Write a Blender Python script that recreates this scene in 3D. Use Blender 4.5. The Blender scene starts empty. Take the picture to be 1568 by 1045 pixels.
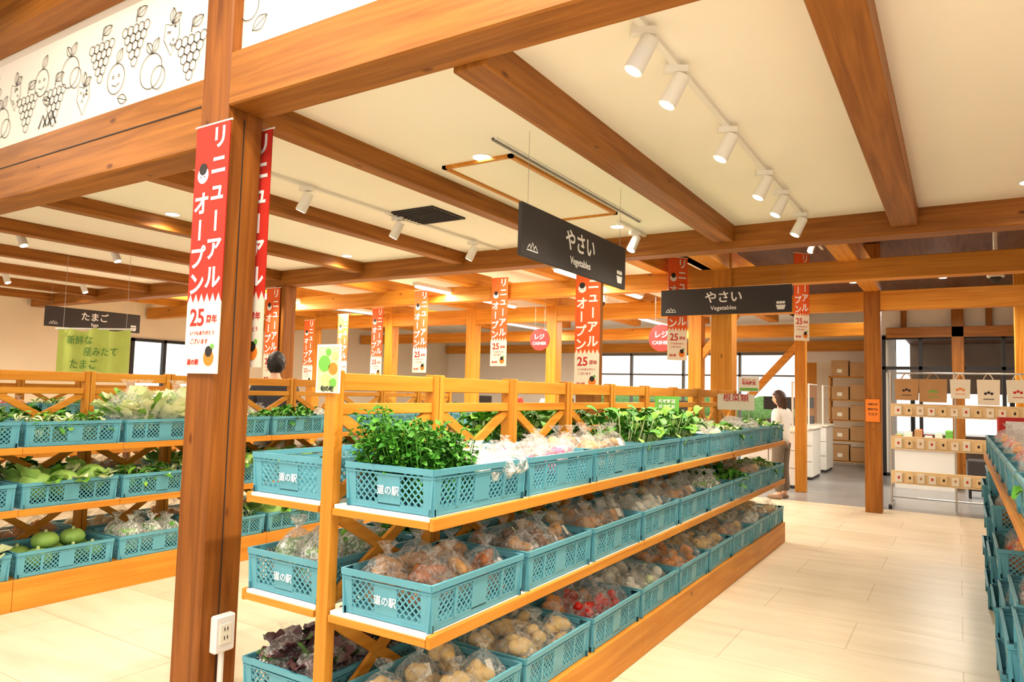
import bpy, bmesh, math, random
import numpy as np
from mathutils import Vector, Matrix
random.seed(7); np.random.seed(7)
D=bpy.data; SC=bpy.context.scene; COL=SC.collection
try:
    SC.view_settings.view_transform='Standard'
except Exception: pass

# ------------------------------------------------------------ materials
def lin(c):
    return tuple(((x/255)/12.92 if x/255<=.04045 else ((x/255+.055)/1.055)**2.4) for x in c)+(1,)
def newmat(n):
    m=D.materials.new(n); m.use_nodes=True; nt=m.node_tree
    return m,nt,nt.nodes['Principled BSDF']
def mat(n,c,rough=.5,spec=.4,metal=0,var=.0,scale=20,bump=0,emit=0,trans=0):
    m,nt,b=newmat(n); c=lin(c)
    b.inputs['Base Color'].default_value=c; b.inputs['Roughness'].default_value=rough
    b.inputs['Metallic'].default_value=metal; b.inputs['Specular IOR Level'].default_value=spec
    if emit:
        b.inputs['Emission Color'].default_value=c; b.inputs['Emission Strength'].default_value=emit
    if var or bump:
        tc=nt.nodes.new('ShaderNodeTexCoord'); no=nt.nodes.new('ShaderNodeTexNoise'); no.inputs['Scale'].default_value=scale
        no.inputs['Detail'].default_value=4
        nt.links.new(tc.outputs['Object'],no.inputs['Vector'])
        if var:
            cr=nt.nodes.new('ShaderNodeValToRGB')
            cr.color_ramp.elements[0].position=.3; cr.color_ramp.elements[1].position=.7
            cr.color_ramp.elements[0].color=tuple(x*(1-var) for x in c[:3])+(1,)
            cr.color_ramp.elements[1].color=tuple(min(1,x*(1+var)) for x in c[:3])+(1,)
            nt.links.new(no.outputs['Fac'],cr.inputs['Fac']); nt.links.new(cr.outputs['Color'],b.inputs['Base Color'])
        if bump:
            bp=nt.nodes.new('ShaderNodeBump'); bp.inputs['Strength'].default_value=bump; bp.inputs['Distance'].default_value=.01
            nt.links.new(no.outputs['Fac'],bp.inputs['Height']); nt.links.new(bp.outputs['Normal'],b.inputs['Normal'])
    return m
def wood(n,c1,c2,axis,rough=.5):
    m,nt,b=newmat(n)
    tc=nt.nodes.new('ShaderNodeTexCoord'); mp=nt.nodes.new('ShaderNodeMapping')
    s=[22,22,22]; s[axis]=1.1; mp.inputs['Scale'].default_value=s
    no=nt.nodes.new('ShaderNodeTexNoise'); no.inputs['Scale'].default_value=1.0; no.inputs['Detail'].default_value=6; no.inputs['Distortion'].default_value=.8
    n2=nt.nodes.new('ShaderNodeTexNoise'); n2.inputs['Scale'].default_value=1.3; n2.inputs['Detail'].default_value=2
    cr=nt.nodes.new('ShaderNodeValToRGB'); e=cr.color_ramp.elements
    e[0].position=.32; e[0].color=lin(c1); e[1].position=.68; e[1].color=lin(c2)
    mx=nt.nodes.new('ShaderNodeMix'); mx.data_type='RGBA'; mx.blend_type='MULTIPLY'; mx.inputs[0].default_value=.3
    nt.links.new(tc.outputs['Object'],mp.inputs['Vector']); nt.links.new(mp.outputs['Vector'],no.inputs['Vector'])
    nt.links.new(tc.outputs['Object'],n2.inputs['Vector'])
    nt.links.new(no.outputs['Fac'],cr.inputs['Fac']); nt.links.new(cr.outputs['Color'],mx.inputs[6]); nt.links.new(n2.outputs['Fac'],mx.inputs[7])
    vo=nt.nodes.new('ShaderNodeTexVoronoi'); vo.inputs['Scale'].default_value=1.0; mp2=nt.nodes.new('ShaderNodeMapping')
    s2=[5,5,5]; s2[axis]=2.2; mp2.inputs['Scale'].default_value=s2
    nt.links.new(tc.outputs['Object'],mp2.inputs['Vector']); nt.links.new(mp2.outputs['Vector'],vo.inputs['Vector'])
    kr=nt.nodes.new('ShaderNodeValToRGB'); kr.color_ramp.elements[0].position=.04; kr.color_ramp.elements[1].position=.09
    kr.color_ramp.elements[0].color=(.25,.16,.12,1); kr.color_ramp.elements[1].color=(1,1,1,1)
    nt.links.new(vo.outputs['Distance'],kr.inputs['Fac'])
    m2=nt.nodes.new('ShaderNodeMix'); m2.data_type='RGBA'; m2.blend_type='MULTIPLY'; m2.inputs[0].default_value=.8
    nt.links.new(mx.outputs[2],m2.inputs[6]); nt.links.new(kr.outputs['Color'],m2.inputs[7])
    nt.links.new(m2.outputs[2],b.inputs['Base Color'])
    b.inputs['Roughness'].default_value=rough; b.inputs['Specular IOR Level'].default_value=.25
    return m
BE=((140,82,24),(182,114,42))
WX=wood('wood_beam_x',*BE,0); WY=wood('wood_beam_y',*BE,1); WZ=wood('wood_post_z',*BE,2)
PO=wood('wood_pillar',(122,66,18),(164,96,34),2)
OR=((204,126,32),(232,158,58))
OX=wood('wood_orange_x',*OR,0); OY=wood('wood_orange_y',*OR,1); OZ=wood('wood_orange_z',*OR,2)
DARKW=wood('wood_ceiling_dark',(94,60,42),(122,84,60),1)
WHITE=mat('plaster_white',(240,232,218),.85,.2,var=.02,scale=3)
CEIL=mat('ceiling_plaster',(254,249,238),.9,.2,var=.01,scale=2)
CREAM=mat('wall_cream',(238,222,196),.85,.2,var=.03,scale=2)
WPL=mat('white_plastic',(240,238,232),.4)
BLACK=mat('black_metal',(32,30,30),.5)
GFR=mat('frame_glare_slot_grey',(120,116,110),.5)  # daylight glare painted over dark window frames; plain grey for the diffuser slot
DGREY=mat('sign_charcoal',(70,66,66),.7,.2,var=.03,scale=5)
TXW=mat('text_white',(250,248,244),.6)
TXB=mat('text_black',(40,36,34),.6)
TXR=mat('text_red',(200,40,32),.6)
RED=mat('banner_red',(210,48,32),.75,var=.06,scale=4)
RED_LIT=mat('banner_red_lit',(236,98,40),.75,var=.06,scale=4)  # far banner red, shifted to orange to paint in translucency and overexposure
BWH=mat('banner_white',(244,234,214),.75)
CRT=mat('crate_teal_plastic',(90,158,174),.42,.45,var=.07,scale=6)
METAL=mat('brushed_metal',(190,188,184),.3,metal=.9)
EMIS=mat('lamp_glow',(255,244,224),emit=14)
EMIL=mat('tube_glow',(255,246,228),emit=8)
GREENS=mat('exit_green',(20,160,90),emit=1)
BROWNBOX=mat('cardboard',(184,142,96),.8,var=.08,scale=5)
PALEW=mat('pale_board',(236,208,160),.6,var=.05,scale=6)
PAPER=mat('paper',(240,234,216),.7,var=.03,scale=8)
POPG=mat('pop_green',(110,180,70),.6)
POPO=mat('pop_orange',(236,130,40),.6)
FLAG=mat('flag_yellow_green',(200,214,104),.7,var=.06,scale=6)
SKIN=mat('skin',(226,176,146),.55)
HAIR=mat('hair_brown',(66,42,30),.5,var=.25,scale=60)
HAIRB=mat('hair_black',(28,24,24),.5,var=.2,scale=60)
SHIRTW=mat('cloth_white',(238,236,232),.85,bump=.3,scale=12)
SHIRTB=mat('cloth_dark',(58,56,64),.85,bump=.3,scale=12)
PANTS=mat('cloth_khaki',(112,100,88),.9,bump=.3,scale=12)
SHOE=mat('shoe_tan',(150,120,96),.6)
EXTW=mat('exterior_wall_brown',(120,100,84),.8,var=.1,scale=3)

def film(n,c,op,rough=.18):
    m=D.materials.new(n); m.use_nodes=True; nt=m.node_tree; nt.nodes.clear()
    o=nt.nodes.new('ShaderNodeOutputMaterial'); mx=nt.nodes.new('ShaderNodeMixShader'); t=nt.nodes.new('ShaderNodeBsdfTransparent')
    g=nt.nodes.new('ShaderNodeBsdfPrincipled'); g.inputs['Base Color'].default_value=lin(c); g.inputs['Roughness'].default_value=rough
    g.inputs['Specular IOR Level'].default_value=.8
    tc=nt.nodes.new('ShaderNodeTexCoord'); no=nt.nodes.new('ShaderNodeTexNoise'); no.inputs['Scale'].default_value=38; no.inputs['Detail'].default_value=3; no.inputs['Distortion'].default_value=1.5
    bp=nt.nodes.new('ShaderNodeBump'); bp.inputs['Strength'].default_value=.9; bp.inputs['Distance'].default_value=.02
    mr=nt.nodes.new('ShaderNodeMapRange'); mr.inputs[1].default_value=.42; mr.inputs[2].default_value=.68; mr.inputs[3].default_value=op*.4; mr.inputs[4].default_value=min(1,op*2)
    nt.links.new(tc.outputs['Object'],no.inputs['Vector']); nt.links.new(no.outputs['Fac'],bp.inputs['Height']); nt.links.new(bp.outputs['Normal'],g.inputs['Normal'])
    nt.links.new(no.outputs['Fac'],mr.inputs[0]); nt.links.new(mr.outputs[0],mx.inputs[0])
    nt.links.new(t.outputs[0],mx.inputs[1]); nt.links.new(g.outputs[0],mx.inputs[2]); nt.links.new(mx.outputs[0],o.inputs[0])
    return m
FILM=film('clear_film',(244,240,232),.2)
FILMW=film('milky_film',(244,244,236),.5)
ACR=film('acrylic_panel',(230,240,240),.08,.05)

def tile(n,c1,c2,mortar,sx,sy,rough):
    m,nt,b=newmat(n)
    tc=nt.nodes.new('ShaderNodeTexCoord'); br=nt.nodes.new('ShaderNodeTexBrick')
    br.inputs['Color1'].default_value=lin(c1); br.inputs['Color2'].default_value=lin(c2); br.inputs['Mortar'].default_value=lin(mortar)
    br.inputs['Scale'].default_value=1; br.inputs['Mortar Size'].default_value=.004; br.inputs['Brick Width'].default_value=sx; br.inputs['Row Height'].default_value=sy
    nt.links.new(tc.outputs['Object'],br.inputs['Vector'])
    no=nt.nodes.new('ShaderNodeTexNoise'); no.inputs['Scale'].default_value=3; no.inputs['Detail'].default_value=8
    mp3=nt.nodes.new('ShaderNodeMapping'); mp3.inputs['Scale'].default_value=(.6,3,1)
    nt.links.new(tc.outputs['Object'],mp3.inputs['Vector']); nt.links.new(mp3.outputs['Vector'],no.inputs['Vector'])
    cr=nt.nodes.new('ShaderNodeValToRGB'); cr.color_ramp.elements[0].position=.3; cr.color_ramp.elements[1].position=.7
    cr.color_ramp.elements[0].color=(.86,.84,.81,1); cr.color_ramp.elements[1].color=(1,1,1,1)
    nt.links.new(no.outputs['Fac'],cr.inputs['Fac'])
    mx=nt.nodes.new('ShaderNodeMix'); mx.data_type='RGBA'; mx.blend_type='MULTIPLY'; mx.inputs[0].default_value=1
    nt.links.new(br.outputs['Color'],mx.inputs[6]); nt.links.new(cr.outputs['Color'],mx.inputs[7]); nt.links.new(mx.outputs[2],b.inputs['Base Color'])
    b.inputs['Roughness'].default_value=rough
    return m
FL=tile('floor_cream_tile',(228,213,186),(220,204,175),(196,178,148),1.2,.6,.36)
FG=tile('floor_grey_tile',(146,146,146),(136,136,138),(114,114,114),.6,.6,.3)

# ------------------------------------------------------------ mesh builder
class MB:
    def __init__(s): s.v=[];s.f=[];s.mi=[];s.sm=[];s.mats=[];s.n=0
    def mid(s,m):
        if m not in s.mats: s.mats.append(m)
        return s.mats.index(m)
    def add(s,V,F,m,smooth=False,M=None):
        V=np.asarray(V,float).reshape(-1,3)
        if M is not None:
            A=np.array(M); V=V@A[:3,:3].T+A[:3,3]
        s.v.append(V); o=s.n; s.n+=len(V); k=s.mid(m)
        for f in F: s.f.append([i+o for i in f])
        s.mi+= [k]*len(F); s.sm+=[smooth]*len(F)
    def box(s,x0,x1,y0,y1,z0,z1,m,M=None):
        V=[(x0,y0,z0),(x1,y0,z0),(x1,y1,z0),(x0,y1,z0),(x0,y0,z1),(x1,y0,z1),(x1,y1,z1),(x0,y1,z1)]
        s.add(V,BF,m,False,M)
    def cbox(s,x0,x1,y0,y1,z0,z1,m,ch=.006):
        bm=bmesh.new(); bmesh.ops.create_cube(bm,size=1)
        for v in bm.verts: v.co=((x0+x1)/2+v.co.x*(x1-x0),(y0+y1)/2+v.co.y*(y1-y0),(z0+z1)/2+v.co.z*(z1-z0))
        bmesh.ops.bevel(bm,geom=bm.edges[:],offset=ch,segments=1,affect='EDGES'); s.bm(bm,m)
    def bm(s,bm,m,smooth=False,M=None):
        bm.verts.index_update()
        s.add([v.co[:] for v in bm.verts],[[v.index for v in f.verts] for f in bm.faces],m,smooth,M); bm.free()
    def bar(s,p,q,w,t,m,up=(0,0,1)):
        p=Vector(p);q=Vector(q);d=(q-p);d.normalize();u=Vector(up)
        r=d.cross(u)
        if r.length<1e-4: r=d.cross(Vector((1,0,0)))
        r.normalize();u=r.cross(d)
        V=[]
        for e in (p,q):
            for a,b in ((-1,-1),(1,-1),(1,1),(-1,1)): V.append((e+r*a*w/2+u*b*t/2)[:])
        s.add(V,[(3,2,1,0),(4,5,6,7),(0,1,5,4),(1,2,6,5),(2,3,7,6),(3,0,4,7)],m)
    def cyl(s,p,q,r0,r1,m,n=16,smooth=True,cap=True):
        p=Vector(p);q=Vector(q);d=(q-p).normalized();a=d.orthogonal().normalized();b=d.cross(a);V=[]
        for e,r in ((p,r0),(q,r1)):
            for i in range(n):
                t=2*math.pi*i/n; V.append((e+a*math.cos(t)*r+b*math.sin(t)*r)[:])
        s.add(V,[(i,(i+1)%n,n+(i+1)%n,n+i) for i in range(n)],m,smooth)
        if cap: s.add(V,[tuple(range(n-1,-1,-1)),tuple(range(n,2*n))],m)
    def mesh(s,name):
        me=D.meshes.new(name)
        V=np.concatenate(s.v) if s.v else np.zeros((0,3))
        me.from_pydata(V.tolist(),[],s.f)
        for m in s.mats: me.materials.append(m)
        me.polygons.foreach_set('material_index',s.mi); me.polygons.foreach_set('use_smooth',s.sm); me.update()
        return me
    def obj(s,name,parent=None,loc=(0,0,0),rz=0): return place(s.mesh(name),name,loc,rz,parent)
BF=[(3,2,1,0),(4,5,6,7),(0,1,5,4),(1,2,6,5),(2,3,7,6),(3,0,4,7)]
def place(me,name,loc=(0,0,0),rz=0,parent=None):
    o=D.objects.new(name,me); COL.objects.link(o); o.location=loc; o.rotation_euler=(0,0,rz)
    if parent: o.parent=parent
    return o
def empty(name,loc=(0,0,0),rz=0):
    o=D.objects.new(name,None); COL.objects.link(o); o.location=loc; o.rotation_euler=(0,0,rz); o.empty_display_size=.1; return o
_ico={}
def ico(sub):
    if sub not in _ico:
        bm=bmesh.new(); bmesh.ops.create_icosphere(bm,subdivisions=sub,radius=1); bm.verts.index_update()
        _ico[sub]=(np.array([v.co[:] for v in bm.verts]),[[v.index for v in f.verts] for f in bm.faces]); bm.free()
    return _ico[sub]
_txt={}
def text(s,size=1.0,bold=0.0):
    k=(s,size,bold)
    if k not in _txt:
        cu=D.curves.new('t','FONT'); cu.body=s; cu.size=size; cu.align_x='CENTER'; cu.align_y='CENTER'; cu.extrude=.0006; cu.offset=bold; cu.resolution_u=3
        o=D.objects.new('t',cu); COL.objects.link(o); dg=bpy.context.evaluated_depsgraph_get(); dg.update()
        me=o.evaluated_get(dg).to_mesh()
        V=np.array([v.co[:] for v in me.vertices]).reshape(-1,3); F=[list(p.vertices) for p in me.polygons]
        if len(V):
            c=(V.min(0)+V.max(0))/2; V=V-np.array([c[0],c[1],0])
        D.objects.remove(o); D.curves.remove(cu); _txt[k]=(V,F)
    return _txt[k]
RX=Matrix.Rotation(math.pi/2,4,'X')
def face(loc,rz=0): return Matrix.Translation(loc)@Matrix.Rotation(rz,4,'Z')@RX
def rot(ax,a): return Matrix.Rotation(a,4,ax)
def T(*a): return Matrix.Translation(a)
def S(a,b,c): return Matrix.Diagonal((a,b,c,1))

# ------------------------------------------------------------ room shell
ZC=2.96
def slab(name,x0,x1,y0,y1,z0,z1,m):
    b=MB(); b.box(x0,x1,y0,y1,z0,z1,m); return b.obj(name)
slab('floor',-16,4,-6,11.1,-.1,0,FL)
slab('floor_back',-16,4,11.1,19.5,-.1,0,FG)
slab('ceiling',-14.2,2.6,2.31,6.15,ZC,ZC+.1,CEIL)
slab('ceiling_back_left',-14.2,-3.2,6.32,18.6,3.35,3.45,CEIL)
slab('ceiling_back_right',-3.2,2.6,6.32,18.6,3.62,3.72,DARKW)
slab('trim_ceiling_step',-3.25,-3.2,6.32,18.6,3.36,3.61,WHITE)
slab('ceiling_hall',-14.2,2.6,-1.5,2.1,4.3,4.4,DARKW)
slab('wall_header',-14.2,2.6,2.16,2.26,2.98,4.3,WHITE)
slab('wall_header_back',-14.2,2.6,6.16,6.26,2.9,3.7,WHITE)
b=MB(); X0,X1=-14.2,-14.05
b.box(X0,X1,-6,8.0,0,4.3,CREAM); b.box(X0,X1,9.4,18.6,0,4.3,CREAM); b.box(X0,X1,8,9.4,0,.4,CREAM); b.box(X0,X1,8,9.4,2.35,4.3,CREAM); b.obj('wall_left')
b=MB()
for y in (8.0,8.68,9.34): b.box(-14.1,-14.0,y,y+.06,.4,2.35,BLACK)
for z in (.4,2.29): b.box(-14.1,-14.0,8,9.4,z,z+.06,BLACK)
b.obj('window_1')
slab('wall_right',2.45,2.6,2.2,16.2,0,3.75,CREAM)
Yb=18.5
b=MB(); b.box(-14.2,-9.2,Yb,Yb+.12,0,3.7,WHITE); b.box(-9.2,-3.2,Yb,Yb+.12,2.6,3.7,WHITE); b.box(-3.2,-1.25,Yb,Yb+.12,2.35,3.7,WHITE)
b.box(-3.2,-2.9,Yb,Yb+.12,0,2.35,OZ); b.box(-2.9,-1.25,Yb,Yb+.12,0,2.35,CREAM); b.obj('wall_back')
b=MB()
for i in range(5): b.box(-9.2+i*1.48,-9.15+i*1.48,Yb-.02,Yb+.1,0,2.6,GFR)
for z in (0,2.54): b.box(-9.2,-3.2,Yb-.02,Yb+.1,z,z+.06,GFR)
b.box(-9.2,-3.2,Yb-.02,Yb+.1,2.0,2.04,GFR)
b.obj('window_2')
slab('trim_back_beam',-14,-1.2,Yb-.2,Yb-.03,2.62,2.86,OX)
slab('wall_partition',-1.3,-1.2,16.1,18.5,0,3.62,WHITE)
Yr=16.0
b=MB(); b.box(-1.3,2.45,Yr,Yr+.12,2.78,3.62,WHITE); b.obj('wall_back_right')
b=MB()
for x in (-1.26,-.62,.72,1.39,2.40): b.box(x-.03,x+.03,Yr-.03,Yr+.1,0,2.78,BLACK)
for z in (0,2.1,2.70): b.box(-1.3,2.45,Yr-.03,Yr+.1,z,z+.06,BLACK)
b.obj('window_3')
b=MB(); b.cbox(-1.2,2.45,Yr-.2,Yr-.04,2.72,2.92,WX); b.cbox(-.1,.1,Yr-.2,Yr-.04,0,3.6,WZ); b.cbox(.75,.95,Yr-2.6,Yr-2.4,0,3.6,OZ)
for x in (-.9,.5,1.6): b.cbox(x-.05,x+.05,Yr-.1,Yr-.01,2.92,3.6,WZ)
b.obj('trim_timber_right')
slab('exterior_pavement',-22,8,19.5,40,-.12,-.02,mat('pavement',(190,188,184),.9,var=.06,scale=2))
slab('exterior_terrace',-1.1,8,16.2,19.4,-.12,-.02,mat('terrace',(150,142,132),.9,var=.06,scale=2))
slab('exterior_canopy',-1.1,8,16.2,22,3.0,3.15,DARKW)
b=MB(); b.box(-1.1,8,22,22.2,1.7,3.0,EXTW); b.box(-1.1,8,22,22.2,0,.6,EXTW)
for i in range(9): b.box(-1.1+i*1.1,-1.0+i*1.1,21.98,22.2,.6,1.7,BLACK)
b.obj('exterior_outbuilding')
HG=mat('hedge_green',(110,150,84),.9,var=.3,scale=8)
b=MB(); V0,F0_=ico(3)
for i in range(12):
    x=-21+i*1.6; V=V0*(1+.12*np.sin(V0*7+i))*np.array([1.2,.9,.8]); b.add(V+np.array([x,31,.75]),F0_,HG,True)
b.obj('hedge')

# ------------------------------------------------------------ structural timber
b=MB(); b.cbox(-3.19,-2.98,2.10,2.31,0,4.3,PO,.008)
b.box(-2.979,-2.977,2.195,2.200,.1,2.8,TXB)
b.obj('timber_pillar')
b=MB(); b.cbox(-2.98,2.5,2.10,2.31,2.84,3.11,WX,.008); b.cbox(-14,-3.19,2.10,2.31,2.66,3.02,WX,.008)
b.box(-14,-3.19,2.096,2.1,2.87,2.876,TXB)
b.obj('near_cross_beam')
b=MB(); b.cbox(-14,-3.19,1.98,2.16,3.70,3.95,WX); b.cbox(-6.3,-6.1,-1.5,2.0,3.95,4.2,WY); b.cbox(-4.8,-4.6,-1.5,2.0,3.95,4.2,WY); b.obj('hall_roof_beams')
b=MB(); b.cbox(-14,2.45,6.12,6.32,2.765,2.99,WX,.008); b.obj('far_cross_beam')
b=MB()
for x in (-13.3,-11.85,-10.4,-8.95,-7.45,-6.0,-4.53,-3.06): b.cbox(x-.06,x+.06,2.31,6.12,2.835,ZC+.01,WY)
b.cbox(-1.78,-1.61,2.31,6.12,2.82,ZC+.01,WY); b.cbox(-.42,-.24,2.31,6.12,2.82,ZC+.01,WY); b.cbox(1.0,1.17,2.31,6.12,2.82,ZC+.01,WY)
b.obj('ceiling_joists')
def post(x,y,w=.2,z1=3.34,m=None,name='timber_post'):
    b=MB(); b.cbox(x-w/2,x+w/2,y-w/2,y+w/2,0,z1,m or OZ); return b.obj(name)
post(-3.02,6.22,.19,2.765,WZ); post(-7.4,6.22,.19,2.765,WZ)
post(-.975,10.75,.2,3.61,WZ); post(-2.32,8.35,.24,3.61,OZ)
for x in (-3.4,-5.9,-7.6,-9.6,-11.8): post(x,10.75,.2,3.34,OZ)
post(-2.15,12.2,.16,3.61,OZ); post(-4.1,14.5,.2,3.34,OZ)
b=MB()
b.cbox(-14,2.45,10.66,10.84,2.70,2.96,OX); b.cbox(-14,2.45,8.26,8.44,2.76,2.98,OX); b.cbox(-14,-1.2,14.4,14.6,2.66,2.9,OX)
for x in (-13,-11.8,-9.6,-7.6,-5.9,-4.4): b.cbox(x-.08,x+.08,6.3,14.5,2.96,3.16,OY)
for x in (-.975,-2.32): b.cbox(x-.1,x+.1,6.33,10.7,2.96,3.2,OY)
b.cbox(-3.14,-2.96,6.3,14.5,2.96,3.2,OY); b.cbox(.95,1.15,6.33,15.9,2.96,3.2,WY)
b.bar((-2.15,12.2,2.4),(-2.95,12.2,1.5),.1,.12,OX,(0,1,0)); b.bar((-3.4,10.75,2.0),(-2.8,10.75,2.72),.1,.12,OX,(0,1,0))
b.obj('back_bay_timber_frame')
b=MB(); b.cbox(-2.975,-2.93,2.15,2.26,.24,.41,WPL,.008); b.cyl((-2.955,2.205,0),(-2.955,2.205,.25),.014,.014,WPL); b.box(-2.93,-2.926,2.175,2.235,.28,.37,PAPER)
for z in (.30,.34): b.box(-2.927,-2.924,2.195,2.199,z,z+.016,TXB); b.box(-2.927,-2.924,2.211,2.215,z,z+.016,TXB)
b.obj('power_outlet_box')

# ------------------------------------------------------------ mural
b=MB()
def ribbon(P,w,m,closed=True,y=2.155):
    P=[np.array(p,float) for p in P]; n=len(P); V=[];F=[]
    for i in range(n):
        a=P[(i-1)%n] if (closed or i>0) else P[i]; c=P[(i+1)%n] if (closed or i<n-1) else P[i]
        d=c-a; d=d/(np.linalg.norm(d)+1e-9); nn=np.array([-d[1],d[0]])*w/2
        p=P[i]; V+=[(p[0]+nn[0],y,p[1]+nn[1]),(p[0]-nn[0],y,p[1]-nn[1])]
    for i in range(n if closed else n-1):
        j=(i+1)%n; F.append((2*i,2*j,2*j+1,2*i+1))
    b.add(V,F,m)
LW=.0045
def circ(x,z,r,k=20,sx=1,w=LW): ribbon([(x+math.cos(t)*r*sx,z+math.sin(t)*r) for t in np.linspace(0,2*math.pi,k,endpoint=False)],w,TXB)
def leaf(x,z,L,a):
    c,s=math.cos(a),math.sin(a); P=[]
    for t in np.linspace(0,1,8): P.append((t*L,.28*L*math.sin(math.pi*t)))
    for t in np.linspace(1,0,8)[1:-1]: P.append((t*L,-.28*L*math.sin(math.pi*t)))
    ribbon([(x+c*u-s*v,z+s*u+c*v) for u,v in P],LW,TXB); ribbon([(x,z),(x+c*L,z+s*L)],.004,TXB,False)
rr=random.Random(3)
xs=np.linspace(-6.6,-3.4,19)
for i,x in enumerate(xs):
    z=3.22+.19*(i%2)+rr.uniform(-.03,.03); k=i%5
    if k in (0,3):
        for r in range(5):
            for c in range(5-r): circ(x-.027*(4-r)+c*.054,z+.08-r*.048,.029,12)
        ribbon([(x,z+.12),(x+.01,z+.19),(x+.04,z+.2)],.007,TXB,False); leaf(x+.01,z+.15,.1,.4)
    elif k==1:
        circ(x,z,.1,24,1.05); circ(x+.07,z-.05,.065,20); leaf(x,z+.1,.1,.9); leaf(x,z+.1,.09,2.2)
    elif k==2:
        ribbon([(x,z-.13),(x+.07,z-.03),(x+.06,z+.06),(x,z+.04),(x-.06,z+.06),(x-.07,z-.03)],LW,TXB)
        for q in range(8): circ(x+rr.uniform(-.04,.04),z+rr.uniform(-.08,.03),.006,6)
        leaf(x,z+.05,.09,1.5); leaf(x,z+.05,.09,.5)
    else:
        circ(x,z,.09,24); circ(x-.03,z+.015,.008,8); circ(x+.03,z+.015,.008,8); ribbon([(x-.04,z-.03),(x,z-.045),(x+.04,z-.03)],LW,TXB,False); leaf(x,z+.09,.1,1.0); leaf(x+.03,z-.12,.1,-.3)
for dx in (0,.06,.12): ribbon([(-5.0+dx,3.1),(-4.95+dx,3.18),(-4.90+dx,3.1)],.012,TXB,False)
circ(-2.93,3.35,.07); leaf(-2.9,3.22,.12,.5)
b.obj('fruit_line_mural')

# ------------------------------------------------------------ crate
CL,CW,CH=.62,.43,.165
def crate_mesh(name,label):
    b=MB(); L,W,H=CL/2,CW/2,CH; t=.007
    b.box(-W+.01,W-.01,-L+.01,L-.01,.004,.010,CRT)
    def wall(org,dx,ln,nrm,short):
        o=np.array(org,float);dx=np.array(dx,float);nr=np.array(nrm,float)
        def bx(u0,u1,z0,z1,d0,d1):
            V=[]
            for z in (z0,z1):
                for (u,d) in ((u0,d0),(u1,d0),(u1,d1),(u0,d1)):
                    tp=(1-z/H)*.012
                    p=o+dx*u+nr*(d-tp); V.append((p[0],p[1],z))
            b.add(V,BF,CRT)
        bx(0,ln,H-.022,H,-t,.006); bx(0,ln,0,.026,-t,0); bx(0,ln,H-.034,H-.029,-t,.004)
        bx(0,.05,0,H,-t,.001); bx(ln-.05,ln,0,H,-t,.001)
        c=ln/2; cw=.055 if short else .05
        bx(c-cw,c+cw,.02,H-.03,-t,0)
        segs=[(.05,c-cw),(c+cw,ln-.05)] if short else [(.05,.05+(c-cw-.05)/2-.008),(.05+(c-cw-.05)/2+.008,c-cw),(c+cw,c+cw+(ln-.05-c-cw)/2-.008),(c+cw+(ln-.05-c-cw)/2+.008,ln-.05)]
        if not short:
            for a,e in ((segs[0][1],segs[1][0]),(segs[2][1],segs[3][0])): bx(a,e,.02,H-.03,-t,.002)
        for (a,e) in segs:
            w=e-a; z0=.026; h=H-.022-z0; sp=.03
            k=-h
            while k<w:
                s0=max(0,-k); s1=min(h,w-k)
                if s1-s0>.006:
                    for sg in (0,1):
                        pts=[]
                        for s_ in (s0,s1):
                            u=k+s_; u=u if sg==0 else w-u
                            tp=(1-(z0+s_)/H)*.012
                            p=o+dx*(a+u)+nr*(-t/2-tp); pts.append((p[0],p[1],z0+s_))
                        b.bar(pts[0],pts[1],.004,.0055,CRT)
                k+=sp
    wall((-W,-L,0),(1,0,0),CW,(0,-1,0),True); wall((-W,L,0),(1,0,0),CW,(0,1,0),True)
    wall((-W,-L,0),(0,1,0),CL,(-1,0,0),False); wall((W,-L,0),(0,1,0),CL,(1,0,0),False)
    if label:
        V,F=text(label,.036,.0004); b.add(V,F,TXW,False,face((0,-L+.0025,.075)))
        b.add(V,F,TXW,False,face((0,L-.0025,.075),math.pi))
    return b.mesh(name)
CRM=crate_mesh('crate_shell','道の駅')

# ------------------------------------------------------------ produce
def pm(n,c,var=.2,sc=25,rough=.5,bump=.2): return mat(n,c,rough,var=var,scale=sc,bump=bump)
P_BR=pm('taro_brown',(196,146,92)); P_DB=pm('root_dark_brown',(140,98,64)); P_OR=pm('onion_orange',(232,150,60),.15)
P_YE=pm('potato_yellow',(232,196,126),.12); P_RE=pm('tomato_red',(214,36,22),.1,rough=.25,bump=0); P_WH=pm('turnip_white',(242,240,226),.04)
P_PK=pm('radish_pink',(206,90,140),.2); P_GR=pm('cabbage_green',(146,184,88),.2,12); P_KB=pm('kabocha_green',(76,116,52),.3,14)
P_LF=pm('leaf_dark',(56,124,30),.3,14); P_LL=pm('leaf_light',(128,182,62),.25,14); P_ST=pm('stalk_pale',(206,222,160),.1)
P_PU=pm('lettuce_purple',(92,58,60),.35,14); P_CC=pm('napa_pale',(226,234,184),.1,14); P_SP=pm('sweet_potato',(168,100,56),.2); P_LG=pm('leaf_mid',(84,152,44),.3,14)
R=random.Random(11)
def blob(b,x,y,z,rx,ry,rz,m,sub=2,amp=.08):
    V,F=ico(sub); ph=R.uniform(0,9)
    W=V*(1+amp*np.sin(V[:,[1,2,0]]*3.1+ph)+amp*.5*np.sin(V[:,[2,0,1]]*5.3+ph*2)); A=rot('Z',R.uniform(0,6.3))@rot('X',R.uniform(-.5,.5))@S(rx,ry,rz)
    b.add(W,F,m,True,T(x,y,z)@A)
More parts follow.
